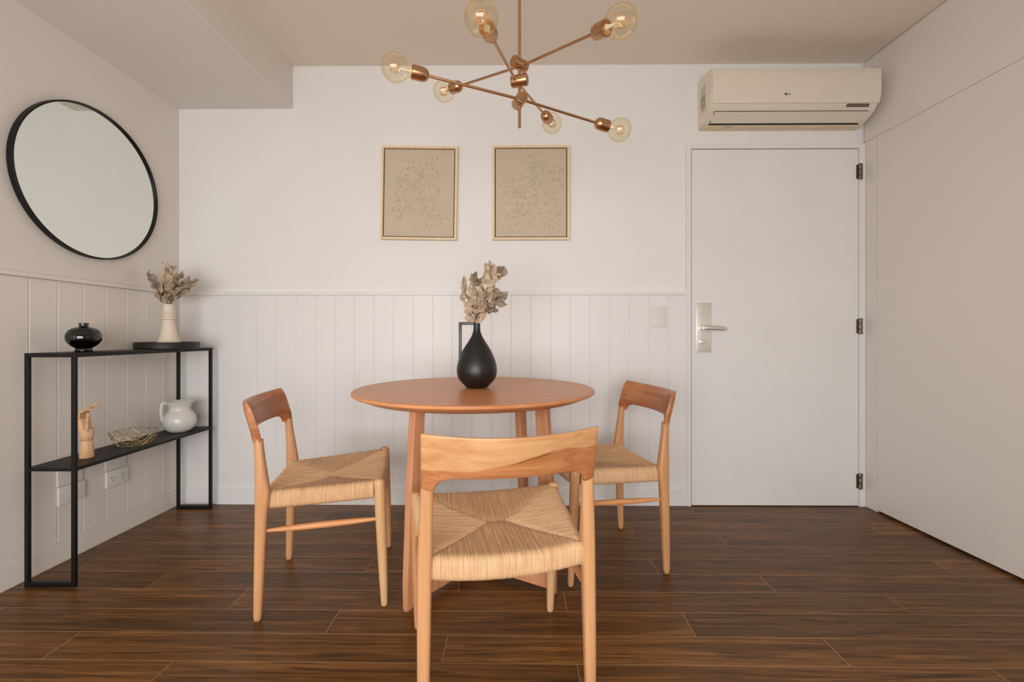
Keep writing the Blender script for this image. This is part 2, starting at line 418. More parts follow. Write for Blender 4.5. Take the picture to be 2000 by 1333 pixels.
# ------------------------------------------------------------------ ARTWORKS
def artwork(cx, cz, rot, w_, h_, seed, spots, label):
    t = thing('framed_artwork', label, 'artwork', (cx, YW + .008, cz), 0, 'framed relief artworks'); t.rotation_euler = (0, R(rot), 0)
    bm = BM(); f = .013; hw, hh = w_ / 2, h_ / 2; d = -.034
    for a, b, c, e in ((-hw, -hw + f, -hh, hh), (hw - f, hw, -hh, hh), (-hw + f, hw - f, -hh, -hh + f), (-hw + f, hw - f, hh - f, hh)): box(bm, a, b, d, 0, c, e, .0012, 1)
    obj('frame', bm, FRAMEW, t, 30)
    bm = BM(); box(bm, -hw + f, hw - f, -.012, -.002, -hh + f, hh - f); obj('backing', bm, plain('shadow gap board', (120, 96, 74), .9), t, 0)
    iw, ih = hw - f - .006, hh - f - .006; nx, nz = 230, 300
    gx = np.linspace(-iw, iw, nx); gz = np.linspace(-ih, ih, nz); GX, GZ = np.meshgrid(gx, gz); H = np.zeros_like(GX)
    rs = random.Random(seed)
    for _ in range(330):
        s = rs.choice(spots); px = (s[0] + rs.gauss(0, s[2])) * iw; pz = (s[1] + rs.gauss(0, s[2])) * ih
        if abs(px) > iw * .88 or abs(pz) > ih * .88: continue
        r = rs.uniform(.005, .013); ph = rs.uniform(0, 6.28); sp = rs.uniform(.8, 1.7); amp = rs.uniform(.003, .0075)
        dx, dz = GX - px, GZ - pz; dist = np.hypot(dx, dz * rs.uniform(.75, 1.3)); ang = np.angle(np.exp(1j * (np.arctan2(dz, dx) - ph)))
        H = np.maximum(H, amp * np.exp(-((dist - r) / .0015) ** 2) * np.clip(1.15 - np.abs(ang) / sp, 0, 1))
        H += .0007 * np.exp(-(dist / r) ** 2)
    bm = BM(); vs = [[bm.verts.new((gx[i], -.026 - H[j, i], gz[j])) for i in range(nx)] for j in range(nz)]
    for j in range(nz - 1):
        for i in range(nx - 1): bm.faces.new((vs[j][i], vs[j][i + 1], vs[j + 1][i + 1], vs[j + 1][i]))
    lo = [bm.verts.new((x, -.012, z)) for x, z in ((-iw, -ih), (iw, -ih), (iw, ih), (-iw, ih))]
    for (a, b), edge in zip(((0, 1), (1, 2), (2, 3), (3, 0)), ([vs[0][i] for i in range(nx)], [vs[j][-1] for j in range(nz)], [vs[-1][i] for i in range(nx - 1, -1, -1)], [vs[j][0] for j in range(nz - 1, -1, -1)])):
        bm.faces.new([lo[a]] + edge + [lo[b]])
    obj('canvas', bm, CANVAS, t, 70)
artwork(-.5490, 1.7765, 0.9, .432, .530, 3, [(-.15, .1, .22), (.25, .5, .22), (.05, -.2, .22), (.45, -.55, .17), (-.5, -.35, .16), (-.35, .35, .25), (.4, .15, .25)],
        'left of the two sand coloured relief artworks in pale wood frames')
artwork(.0850, 1.7765, 0, .436, .533, 8, [(-.1, 0, .2), (.1, .55, .15), (-.35, -.55, .17), (.55, -.55, .15), (.65, .3, .17), (.2, -.2, .25), (-.6, .15, .15), (.1, .25, .25)],
        'right of the two sand coloured relief artworks in pale wood frames')

# ------------------------------------------------------------------ AIR CONDITIONER
t = thing('air_conditioner', 'cream split air conditioner mounted high on the wall above the white door', 'air conditioner', (0, YW + .008, 0))
ax0, ax1 = 1.036, 1.930; o_ = -.008
prof = [(0, 2.135), (-.05, 2.139), (-.060, 2.1415), (-.104, 2.162), (-.134, 2.180), (-.150, 2.192), (-.166, 2.215), (-.172, 2.24), (-.174, 2.30), (-.172, 2.375), (-.168, 2.383), (-.160, 2.386), (-.10, 2.402), (-.03, 2.408), (0, 2.408)]
bm = BM(); poly_extrude(bm, prof, ax0, ax1); bmesh.ops.bevel(bm, geom=[e for e in bm.edges if abs(e.verts[0].co.x - e.verts[1].co.x) < 1e-6], offset=.004, segments=2, affect='EDGES')
obj('casing', bm, AC_PL, t, 25)
# front cover, a little proud of the casing
fp = [(-.164, 2.2055), (-.172, 2.232), (-.176, 2.262), (-.1775, 2.30), (-.1765, 2.34), (-.1755, 2.376), (-.172, 2.3835), (-.160, 2.3875)]
outer = [(y - .004, z + (.002 if i == len(fp) - 1 else 0)) for i, (y, z) in enumerate(fp)]
bm = BM(); poly_extrude(bm, fp + outer[::-1], ax0 + .006, ax1 - .001); obj('front_cover', bm, AC_PL, t, 30)
def slantbox(bm, x0, x1, p, q, t0, t1, th, slant=0):
    """thin slab on the sloping underside between profile points p and q"""
    p, q = Vector(p), Vector(q); d = q - p; nrm = Vector((-d[1], d[0])).normalized()
    if nrm.x > 0: nrm = -nrm
    a, b = p + d * t0, p + d * t1
    pts = []
    for base, xs in ((a, (x0, x1)), (b, (x0 + slant, x1 - slant))):
        pts.append(((xs[0], *(base + nrm * -.001)), (xs[1], *(base + nrm * -.001)), (xs[1], *(base + nrm * th)), (xs[0], *(base + nrm * th))))
    loft(bm, pts)
P0, P1 = (-.060, 2.1415), (-.134, 2.180)
bm = BM(); slantbox(bm, ax0 + .036, ax1 - .034, P0, P1, -.02, 1.0, .0012, 0); obj('air_outlet', bm, DARKGAP, t, 0)
bm = BM(); slantbox(bm, ax0 + .039, ax1 - .037, P0, P1, .13, .965, .004, 0); obj('louver', bm, AC_PL, t, 20)
bm = BM(); slantbox(bm, 1.765, 1.885, (-.150, 2.192), (-.166, 2.215), -.05, .55, .0012); obj('display', bm, AC_DK, t, 0)
bm = BM(); box(bm, ax0 + .006, ax1 - .008, -.056, -.002, 2.1325, 2.1375, .001, 1); obj('base', bm, AC_UN, t, 0)
bm = BM(); box(bm, ax0 + .13, ax0 + .17, -.054, -.050, 2.1318, 2.134); obj('clip', bm, INK, t, 0)
bm = BM(); cyl(bm, (1.428, -.1812, 2.247), (1.428, -.1788, 2.247), .0062, 24); obj('emblem', bm, INK, t, 0)
fc = bpy.data.curves.new('lettering', 'FONT'); fc.body = 'LG'; fc.size = .0125; fc.extrude = .0006
fo = bpy.data.objects.new('lettering', fc); col.objects.link(fo); dg = bpy.context.evaluated_depsgraph_get()
me = bpy.data.meshes.new_from_object(fo.evaluated_get(dg)); bpy.data.objects.remove(fo); me.materials.append(INK)
lo_ = bpy.data.objects.new('lettering', me); col.objects.link(lo_); lo_.parent = t; lo_.location = (1.437, -.1800, 2.2425); lo_.rotation_euler = (R(90), 0, 0)
def label_mat():
    m = NT('energy label'); s = m.new('ShaderNodeSeparateXYZ'); m.link(m.obj(), s.inputs[0])
    f = m.math('DIVIDE', m.math('SUBTRACT', s.outputs[2], 2.20), .14)
    r = m.new('ShaderNodeValToRGB'); m.link(f, r.inputs[0]); r.color_ramp.interpolation = 'CONSTANT'; e = r.color_ramp.elements
    cs = [(0, (205, 196, 176)), (.2, (190, 146, 120)), (.32, (204, 178, 136)), (.42, (172, 166, 130)), (.55, (140, 140, 118)), (.62, (208, 200, 182))]
    while len(e) < len(cs): e.new(.5)
    for q, (p, c) in zip(e, cs): q.position = p; q.color = lin(c)
    n = m.noise(m.obj(), 160, 3)
    m.put(m.b.inputs['Base Color'], m.mix(m.ramp(n, [(.40, (1, 1, 1, 1)), (.46, (0, 0, 0, 1))]), r.outputs[0], lin((128, 116, 96))))
    return m.m
bm = BM(); box(bm, ax0 - .0008, ax0 + .001, -.105, -.045, 2.205, 2.345); obj('energy_label', bm, label_mat(), t, 0)

# ------------------------------------------------------------------ CONSOLE SHELF
CX0, CX1, CY0, CY1 = -1.889, -1.695, 1.693, 2.478; zt, zm = .9005, .459
t = thing('console_shelf', 'narrow black metal console shelf standing against the left wall', 'shelf', ((CX0 + CX1) / 2, (CY0 + CY1) / 2, 0), .3)
hx, hy = (CX1 - CX0) / 2, (CY1 - CY0) / 2; b = .0142
bm = BM(); box(bm, -hx, hx, -hy, hy, zt - .016, zt, .001, 1); obj('top_shelf', bm, BLACK, t, 0)
bm = BM(); box(bm, -hx + .001, hx - .001, -hy + .001, hy - .001, zm - .013, zm, .001, 1); obj('middle_shelf', bm, BLACK, t, 0)
for sx in (-1, 1):
    for sy in (-1, 1):
        bm = BM(); x0 = sx * hx - (b if sx > 0 else 0); y0 = sy * hy - (b if sy > 0 else 0)
        box(bm, x0, x0 + b, y0, y0 + b, 0, zt - .016, .001, 1); obj('leg', bm, BLACK, t, 0)
for sy in (-1, 1):
    y0 = sy * hy - (b if sy > 0 else 0)
    bm = BM(); box(bm, -hx + b, hx - b, y0, y0 + b, 0, .018, .001, 1); obj('foot_bar', bm, BLACK, t, 0)

# black squat vase
t = tag(obj('round_vase', lathe(BM(), [(.002, .002), (.0275, 0), (.029, .002), (.0275, .009), (.026, .014), (.030, .018), (.040, .024), (.0505, .035), (.0568, .048), (.0583, .060), (.0565, .074), (.050, .087), (.040, .096), (.028, .101), (.018, .1035), (.0155, .1055), (.0148, .112), (.0165, .118), (.0155, .120), (.0135, .119), (.0125, .11), (.0125, .102), (.002, .099)], 64), BLACK_GLASS, None, 60, (-1.812, 1.852, zt)),
        'squat glossy black round vase on the near end of the console top', 'vase')
# tray
bm = BM(); lathe(bm, [(.002, 0), (.133, 0), (.137, .003), (.137, .032), (.1355, .034), (.134, .032), (.133, .008), (.129, .006), (.002, .006)], 72)
tray = tag(obj('round_tray', bm, BLACK_TRAY, None, 40, (-1.790, 2.275, zt)), 'low round black tray under the cream vase on the console', 'tray')
# cream ringed vase
prof = [(.002, -.026), (.054, -.0265), (.056, -.024), (.055, -.018), (.0505, .000), (.0445, .018), (.0375, .044), (.0315, .072), (.0268, .096), (.0248, .112), (.0225, .1155), (.0295, .1175), (.0318, .123), (.0295, .1285), (.0225, .130), (.0225, .132), (.0290, .134), (.0312, .139), (.0290, .144), (.0222, .1455), (.0222, .148), (.0285, .150), (.0305, .155), (.0285, .160), (.0240, .162), (.0232, .175), (.0222, .190), (.0212, .196), (.017, .197), (.0155, .195), (.015, .15), (.002, .14)]
tag(obj('ringed_vase', lathe(BM(), [(a, q + .0265) for a, q in prof], 56), CREAM_CER, None, 60, (-1.792, 2.285, zt + .006)), 'cream ceramic vase with a ringed neck standing on the black tray', 'vase')

# jug
t = thing('ceramic_jug', 'off white bulbous ceramic jug at the far end of the middle shelf', 'jug', (-1.786, 2.352, zm), 0)
prof = [(.002, .002), (.042, 0), (.050, .003), (.0655, .020), (.0735, .040), (.0748, .058), (.070, .082), (.060, .100), (.051, .108), (.0475, .116), (.047, .127), (.051, .141), (.0595, .153), (.063, .159), (.061, .161), (.057, .156), (.048, .142), (.043, .128), (.043, .114), (.030, .09), (.002, .08)]
bm = BM(); n = 56; rings = []
for r, z in prof:
    ring = []
    for i in range(n):
        a = 2 * math.pi * i / n; k = max(0, math.cos(a - R(18))) ** 6 * max(0, (z - .125) / .04); rr_ = r * (1 + .22 * k) if r > .01 else r
        ring.append((rr_ * math.cos(a), rr_ * math.sin(a), z + .008 * k))
    rings.append(ring)
loft(bm, rings); obj('body', bm, WHITE_CER, t, 60)
bm = BM(); a = R(222); P = [(.054, .152), (.064, .156), (.072, .153), (.0765, .142), (.078, .115), (.077, .088), (.072, .060)]
tube(bm, spline([(x * math.cos(a), x * math.sin(a), z) for x, z in P], 6), .0052, 12, True, 1.5); obj('handle', bm, WHITE_CER, t, 60)

# wire bowl
bm = BM(); N_ = 9; rs = random.Random(4)
def rp(i, n, r, z, off=0): a = 2 * math.pi * (i + off) / n; return Vector((r * math.cos(a), r * math.sin(a), z))
top = [rp(i, N_, .093, .060 + (.003 if i % 2 else -.002)) for i in range(N_)]; mid = [rp(i, N_, .083, .034, .5) for i in range(N_)]; low = [rp(i, N_, .064, .0016, 0) for i in range(N_)]
def wire(a, b_, r=.0014): tube(bm, [a, b_], r, 6)
for i in range(N_):
    j = (i + 1) % N_
    for a, b_ in ((top[i], top[j]), (low[i], low[j]), (top[i], mid[i]), (top[j], mid[i]), (mid[i], low[i]), (mid[i], low[j]), (mid[i], mid[j])): wire(a, b_, .0015 if a in top and b_ in top else .0011)
for a, b_ in ((0, 4), (1, 5), (2, 7), (3, 8), (6, 0)): wire(low[a], low[b_])
tag(obj('wire_bowl', bm, GOLDW, None, 60, (-1.791, 2.075, zm), (0, 0, .3)), 'gold geometric wire bowl in the middle of the lower console shelf', 'bowl')

# wooden mannequin hand
t = thing('wooden_hand', 'jointed pale wooden mannequin hand standing on the lower console shelf', 'hand figure', (-1.793, 1.846, zm), 0)
bm = BM(); lathe(bm, [(.001, 0), (.0235, 0), (.0245, .002), (.0225, .035), (.0195, .068), (.018, .071), (.001, .0712)], 40); obj('wrist', bm, MANNEQ, t, 50)
bm = BM(); loft(bm, [rrect(0.001, 0, .0705, .026, .026, 1), rrect(0.001, 0, .074, .037, .036, 1), rrect(0.001, 0, .086, .044, .042, .95), rrect(0, 0, .100, .044, .046, .9), rrect(-.001, 0, .116, .040, .050, .85), rrect(-.002, 0, .121, .038, .050, .8), rrect(-.009, 0, .1225, .026, .048, .8), rrect(-.011, 0, .145, .024, .050, .8), rrect(-.013, 0, .163, .019, .050, .9), rrect(-.014, 0, .167, .011, .044, 1)]); obj('palm', bm, MANNEQ, t, 50)
def finger(name, pts, r):
    bm = BM(); P = [Vector(p) for p in pts]
    for a, b_, k in zip(P[:-1], P[1:], (1, .93, .85)):
        d = (b_ - a); L = d.length; u = d.normalized()
        tube(bm, [a, a + u * .0015, a + u * L * .25, a + u * L * .6, b_ - u * .0015, b_ + u * .0005], [r * k * .55, r * k * .9, r * k, r * k * .95, r * k * .85, r * k * .5], 12)
    obj(name, bm, MANNEQ, t, 60)
finger('index_finger', [(-.013, -.021, .163), (-.008, -.023, .188), (.022, -.026, .203), (.050, -.028, .206)], .0056)
finger('middle_finger', [(-.014, -.007, .165), (-.010, -.008, .195), (.022, -.009, .212), (.054, -.010, .224)], .0058)
finger('ring_finger', [(-.014, .007, .165), (-.012, .009, .198), (.013, .012, .217), (.037, .014, .231)], .0055)
finger('little_finger', [(-.014, .020, .163), (-.016, .024, .190), (-.004, .028, .208), (.009, .031, .222)], .0048)
finger('thumb', [(.013, -.014, .112), (.018, -.018, .142), (.025, -.021, .168), (.029, -.022, .190)], .0066)

# ------------------------------------------------------------------ TABLE
TX, TY, TR, TZ = -.1675, 1.8386, .485, .7535
t = thing('dining_table', 'round wooden dining table with angled legs in the middle of the room', 'table', (TX, TY, 0))
bm = BM(); lathe(bm, [(.001, TZ - .034), (TR - .060, TZ - .034), (TR - .052, TZ - .033), (TR - .006, TZ - .0145), (TR - .001, TZ - .011), (TR, TZ - .007), (TR - .0015, TZ - .002), (TR - .006, TZ), (TR - .02, TZ), (.001, TZ)], 160)
obj('tabletop', bm, TOPW, t, 30)
for k in range(4):
    a = R((-127.5, -29, 52.5, 151)[k]); ca, sa = math.cos(a), math.sin(a)
    def sec(z, r, wr, wt, rad=.35):
        return [(r * ca + (x * ca - y * sa), r * sa + (x * sa + y * ca), z) for x, y, _ in rrect(0, 0, z, wr, wt, rad)]
    def rad_(z): return .348 - .043 * z / .72
    bm = BM(); loft(bm, [sec(0, rad_(0) , .018, .012, .9), sec(.004, rad_(0), .028, .020, .7), sec(.014, rad_(.014), .033, .024, .5), sec(.10, rad_(.1), .042, .029), sec(.35, rad_(.35), .050, .032), sec(.60, rad_(.6), .052, .033), sec(TZ - .033, rad_(.72), .050, .033)])
    obj('leg', bm, TLEGW, t, 40)
for k in range(2):
    a = R((-127.5, -29)[k]); bm = BM(); L_ = .330; z0_, z1_ = (.020, .090) if k == 0 else (.0205, .0895)
    box(bm, -L_, L_, -.011, .011, z0_, z1_, .003); bm.transform(Matrix.Rotation(a, 4, 'Z')); obj('cross_stretcher', bm, TLEGW, t, 30)

# black jug-vase on the table
VX, VY = TX + .0065, TY - .002
t = thing('bottle_vase', 'matte black teardrop vase with a square handle on the dining table', 'vase', (VX, VY, TZ))
prof = [(.001, .001), (.038, 0), (.041, .001), (.0475, .006), (.062, .0204), (.0737, .0347), (.0805, .0515), (.083, .071), (.081, .0917), (.075, .1154), (.0655, .139), (.053, .163), (.038, .1867), (.0235, .2105), (.0165, .228), (.0142, .243), (.0135, .258), (.0145, .268), (.0155, .2725), (.0145, .274), (.0125, .272), (.0115, .258), (.0115, .23), (.001, .21)]
P = spline([(r, 0, z) for r, z in prof[2:-5]], 3); P = [(p[0], p[2]) for p in P]
bm = BM(); lathe(bm, prof[:2] + P + prof[-4:], 72); obj('body', bm, BLACK_CER, t, 60)
bm = BM(); box(bm, -.0745, -.012, -.006, .006, .2585, .2705, .0015); box(bm, -.0745, -.0625, -.006, .006, .108, .262, .0015); obj('handle', bm, BLACK_CER, t, 30)

# ------------------------------------------------------------------ DRIED EUCALYPTUS
def leaf(bm, p, d, nrm, L, W, cup):
    """cupped oval leaf growing from p along d"""
    d = Vector(d).normalized(); nrm = Vector(nrm); nrm = (nrm - nrm.dot(d) * d).normalized(); s = d.cross(nrm)
    prof = [(0, .06), (.12, .5), (.28, .92), (.42, 1), (.6, .86), (.8, .46), (.92, .17), (1, .02)]
    rows = []
    for t_, w_ in prof:
        c = Vector(p) + d * L * t_ + nrm * (cup * L * math.sin(t_ * 2.6) * .6)
        rows.append([c + s * W * w_ * k + nrm * (cup * W * abs(k) ** 1.6 * w_) for k in (-1, -.5, 0, .5, 1)])
    for sgn in (0, 1):
        vr = [[bm.verts.new(q + nrm * (-.0005 * sgn)) for q in r] for r in rows]
        for a, b_ in zip(vr[:-1], vr[1:]):
            for i in range(4):
                f = (a[i], a[i + 1], b_[i + 1], b_[i]); bm.faces.new(f if sgn == 0 else f[::-1])
def bouquet(name, label, loc, sprigs, seed, extra=.65, yj=.03):
    rs = random.Random(seed); t = thing(name, label, 'dried flowers', loc)
    for sp in sprigs:
        kind, path, leaves = sp
        ys = rs.uniform(-yj, yj)
        pts = [(x, y0 + ys * min(1, max(0, z) / .12), z) for x, z, y0 in [(q[0], q[1], 0) for q in path]]
        cur = spline(pts, 6); bm = BM()
        tube(bm, cur, [.0016 * (1 - .5 * i / len(cur)) for i in range(len(cur))], 6)
        s = obj('sprig', bm, STEM, t, 60)
        bm = BM()
        more = [(x + rs.gauss(0, .008), z + rs.gauss(0, .008), L * rs.uniform(.75, 1.1), a + rs.uniform(-60, 60)) for x, z, L, a in leaves if kind != 'c' and rs.random() < extra]
        for (x, z, L, ang) in list(leaves) + more:
            L *= 1.1
            # grow from the nearest point of the stem outward
            tgt = Vector((x, 0, z)); best = min(cur, key=lambda q: (q.x - x) ** 2 + (q.z - z) ** 2)
            dirv = Vector((math.cos(R(ang)), rs.uniform(-.5, .5), math.sin(R(ang))))
            p = Vector((x, best.y + rs.uniform(-.012, .012), z)) - dirv.normalized() * L * .5
            nrm = Vector((rs.uniform(-1, 1), rs.choice((-1, -1, 1)), rs.uniform(-.8, .9)))
            leaf(bm, p, dirv, nrm, L, L * rs.uniform(.22, .31), rs.uniform(.3, .9))
            tube(bm, [best, p.lerp(best, .4), p], .0008, 5)
        obj('leaves', bm, {'a': LEAF, 'b': LEAF2, 'c': BLOOM}[kind], s, 180)
    return t
def conv(cx, cy, k, items): return [((x - cx) * k, (cy - y) * k, L * k, a) for x, y, L, a in items]
def pth(cx, cy, k, items): return [((x - cx) * k, (cy - y) * k) for x, y in items]
K = .000475; c0 = (672, 668)
def S(kind, path, leaves, c=c0, k=K): return (kind, pth(*c, k, path), conv(*c, k, leaves))
sprigs = [
 S('a', [(668, 760), (660, 650), (620, 540), (575, 430), (548, 330)], [(535, 290, 90, 80), (550, 318, 80, 110), (575, 375, 95, 80), (582, 430, 90, 120), (570, 460, 70, 60), (585, 470, 70, 250), (615, 510, 95, 130), (625, 545, 90, 20), (600, 575, 90, 160), (585, 590, 60, 200)]),
 S('b', [(670, 760), (668, 640), (665, 520), (662, 400), (656, 300)], [(640, 280, 70, 110), (655, 300, 80, 95), (700, 292, 75, 40), (680, 262, 60, 70), (700, 340, 70, 30), (655, 340, 60, 100), (665, 380, 70, 80)]),
 S('a', [(672, 760), (690, 640), (735, 500), (765, 380), (795, 280), (785, 190)], [(778, 190, 90, 100), (800, 215, 90, 70), (765, 240, 90, 120), (815, 255, 90, 40), (780, 285, 100, 100), (835, 300, 90, 0), (845, 275, 70, 120), (760, 320, 100, 130), (800, 345, 100, 30), (740, 375, 110, 120), (780, 375, 110, 70), (735, 420, 110, 140), (765, 430, 110, 60), (725, 475, 120, 130), (752, 480, 110, 60), (735, 530, 110, 100), (700, 450, 90, 150), (720, 560, 100, 60)]),
 S('b', [(676, 760), (700, 640), (770, 480), (830, 330), (868, 235)], [(868, 235, 100, 75), (885, 215, 70, 40), (855, 225, 70, 110), (880, 245, 60, 20), (815, 400, 60, 150)]),
 S('b', [(676, 760), (705, 640), (780, 540), (850, 470), (915, 435)], [(912, 432, 80, 20), (895, 450, 70, 60), (870, 440, 80, 30), (875, 495, 110, 350), (850, 478, 80, 20), (835, 425, 90, 140), (820, 455, 100, 110), (820, 495, 100, 200), (800, 530, 90, 60), (820, 548, 80, 350), (785, 555, 90, 20), (770, 585, 80, 40)]),
 S('a', [(672, 760), (672, 650), (680, 560), (690, 430)], [(665, 420, 90, 120), (690, 400, 90, 80), (660, 455, 100, 150), (700, 505, 110, 80), (670, 520, 110, 110), (672, 590, 110, 100), (700, 600, 100, 60), (720, 625, 110, 30), (650, 625, 110, 120), (630, 540, 90, 160), (655, 650, 80, 90), (690, 645, 90, 50), (735, 600, 90, 40)]),
 S('c', [(670, 760), (655, 640), (635, 520), (620, 400), (610, 300)], [(612, 300, 14, 90), (620, 330, 14, 60), (626, 385, 18, 100), (612, 395, 18, 70), (622, 425, 20, 80), (632, 450, 20, 100), (618, 462, 18, 90), (600, 420, 14, 60), (635, 400, 16, 40), (595, 300, 12, 90)]),
]
bouquet('dried_bouquet', 'dried eucalyptus sprigs standing in the black vase on the table', (VX, VY, TZ + .272), sprigs, 5, yj=.035)
K2 = .000597; c2 = (1485, 515)
def S2(kind, path, leaves): return S(kind, path, leaves, c2, K2)
sprigs = [
 S2('b', [(1484, 590), (1470, 500), (1420, 400), (1360, 310), (1325, 265)], [(1355, 245, 75, 100), (1325, 268, 60, 150), (1330, 298, 70, 160), (1365, 300, 90, 130), (1385, 330, 90, 300), (1400, 350, 80, 110), (1410, 400, 80, 100), (1430, 440, 80, 110), (1445, 470, 60, 90)]),
 S2('a', [(1485, 590), (1485, 500), (1490, 400), (1500, 300), (1530, 200)], [(1520, 195, 85, 60), (1545, 185, 75, 15), (1510, 220, 80, 100), (1490, 310, 120, 120), (1510, 330, 120, 60), (1500, 370, 120, 90), (1475, 400, 110, 100), (1520, 410, 110, 80), (1490, 450, 100, 90), (1470, 480, 70, 100), (1500, 480, 70, 70)]),
 S2('c', [(1483, 590), (1475, 480), (1460, 360), (1470, 240), (1456, 145)], [(1456, 145, 40, 90), (1460, 190, 26, 70), (1475, 235, 70, 110), (1490, 265, 80, 60), (1465, 270, 70, 140), (1525, 262, 70, 40), (1430, 320, 70, 120), (1425, 355, 70, 100), (1420, 300, 50, 100), (1445, 380, 60, 80), (1540, 280, 60, 90)]),
 S2('b', [(1487, 590), (1500, 490), (1550, 400), (1600, 310), (1640, 255)], [(1622, 255, 70, 90), (1605, 285, 80, 60), (1580, 305, 90, 70), (1570, 335, 90, 40), (1560, 360, 80, 60), (1590, 270, 60, 110)]),
 S2('b', [(1488, 590), (1505, 490), (1570, 410), (1640, 350), (1700, 310)], [(1665, 300, 85, 80), (1685, 320, 80, 30), (1655, 325, 70, 140), (1710, 315, 50, 20), (1660, 372, 70, 0), (1610, 370, 100, 30), (1590, 400, 100, 40), (1560, 430, 100, 30), (1530, 450, 80, 50), (1640, 340, 60, 90)]),
]
bouquet('dried_bouquet', 'dried eucalyptus and cream flowers standing in the ringed cream vase', (-1.792, 2.285, zt + .006 + .220), sprigs, 9, extra=.2, yj=.03)

# ------------------------------------------------------------------ CHAIRS
def smoothstep(t_): t_ = max(0, min(1, t_)); return t_ * t_ * (3 - 2 * t_)
WRS, WFS, YR, YF = .202, .247, -.207, .200
def ztop(x, y):
    v = (y - YR) / (YF - YR); hw = WRS + (WFS - WRS) * v; u = min(1, abs(x) / hw)
    edge = .4320 + .024 * v
    return edge - .011 * (1 - u * u) - .012 * (1 - u * u) * max(0, 1 - (2 * v - 1) ** 2)
def seat_mesh():
    bm = BM(); uvl = bm.loops.layers.uv.new('uv'); pitch = .0045; ns = 5; rs = random.Random(2)
    TH, RB = .061, .018
    def inner(x, y, region):
        cx_, cy_ = .026, -.002
        if region in 'fb':
            wc, ye = (WFS, YF) if region == 'f' else (WRS, YR)
            if abs(x) <= cx_: return (x, cy_)
            k = (abs(x) - cx_) / (wc - cx_); return (x, cy_ + (ye - cy_) * k)
        ye, wc = (YF, WFS) if y > cy_ else (YR, WRS)
        k = (y - cy_) / (ye - cy_); s_ = 1 if region == 'r' else -1
        return (s_ * (cx_ + (wc - cx_) * k), y)
    for reg in 'fblr':
        if reg in 'fb': w0 = (WFS if reg == 'f' else WRS); c0_, c1_ = -w0, w0
        else: c0_, c1_ = YR, YF
        if reg == 'f': c0_, c1_ = -.2150, .2150
        elif reg == 'b': c0_, c1_ = -.1975, .1975
        else: c0_, c1_ = -.1900, .1640
        ncord = int((c1_ - c0_) / pitch); jit = [rs.uniform(.75, 1.2) for _ in range(ncord + 2)]; jo = [rs.uniform(-.0007, .0007) for _ in range(ncord + 2)]
        cols = []
        for i in range(ncord * ns + 1):
            c = c0_ + (c1_ - c0_) * i / (ncord * ns); cord = min(ncord, i // ns); ph = (i % ns) / ns
            hgt = .0018 * jit[cord] * math.sin(math.pi * ph) ** .6 if 0 < ph else 0
            if reg in 'fb': ix, iy = inner(c, 0, reg); ox, oy = c, (YF if reg == 'f' else YR); dx, dy = 0, (1 if reg == 'f' else -1)
            else:
                ix, iy = inner(0, c, reg); v = (c - YR) / (YF - YR); ox, oy = (1 if reg == 'r' else -1) * (WRS + (WFS - WRS) * v), c; dx, dy = (1 if reg == 'r' else -1), 0
            if reg == 'b': bow = -.010 * (1 - (c / WRS) ** 2)
            elif reg == 'f': bow = .004 * (1 - (c / WFS) ** 2)
            else: bow = 0
            oy2 = oy + bow; L = math.hypot(ox - ix, oy2 - iy); path = []; off = jo[cord]
            m1 = 9
            fl = max(0, L - RB)
            for q in range(m1):
                s_ = fl * q / (m1 - 1); px, py = ix + dx * s_, iy + dy * s_; z = ztop(px, py)
                valley = -.0035 * math.exp(-(s_ / .006)) if L > .012 else 0
                path.append((px, py, z, 0, 0, 1, s_, valley + off))
            ze = path[-1][2]
            for q in range(1, 6):
                a = R(90 * q / 5); path.append((ix + dx * (fl + RB * math.sin(a)), iy + dy * (fl + RB * math.sin(a)), ze - RB * (1 - math.cos(a)), dx * math.sin(a), dy * math.sin(a), math.cos(a), fl + RB * a, off * math.cos(a)))
            path.append((ix + dx * (fl + RB), iy + dy * (fl + RB), ze - TH / 2, dx, dy, 0, fl + RB * 1.57 + TH / 2 - RB, 0))
            for q in range(0, 5):
                a = R(90 * q / 4); path.append((ix + dx * (fl + RB * math.cos(a)), iy + dy * (fl + RB * math.cos(a)), ze - TH + RB * (1 - math.sin(a)), dx * math.cos(a), dy * math.cos(a), -math.sin(a), fl + RB * 1.57 + TH - 2 * RB + RB * a, 0))
            zi = ztop(ix, iy) - .03
            path.append((ix + dx * fl * .5, iy + dy * fl * .5, (ze - TH + zi) / 2, 0, 0, -1, L + .1, 0)); path.append((ix, iy, zi, 0, 0, -1, L + .15, 0))
            cols.append([(bm.verts.new((p[0] + p[3] * hgt, p[1] + p[4] * hgt, p[2] + p[5] * hgt + p[7])), c, p[6]) for p in path])
        off_u = {'f': 0, 'b': 3, 'l': 5, 'r': 8}[reg]
        for a, b_ in zip(cols[:-1], cols[1:]):
            for q in range(len(a) - 1):
                quad = (a[q], b_[q], b_[q + 1], a[q + 1]); f = bm.faces.new([v[0] for v in quad])
                for lp, v in zip(f.loops, quad): lp[uvl].uv = (v[1] + off_u, v[2])
    return bm

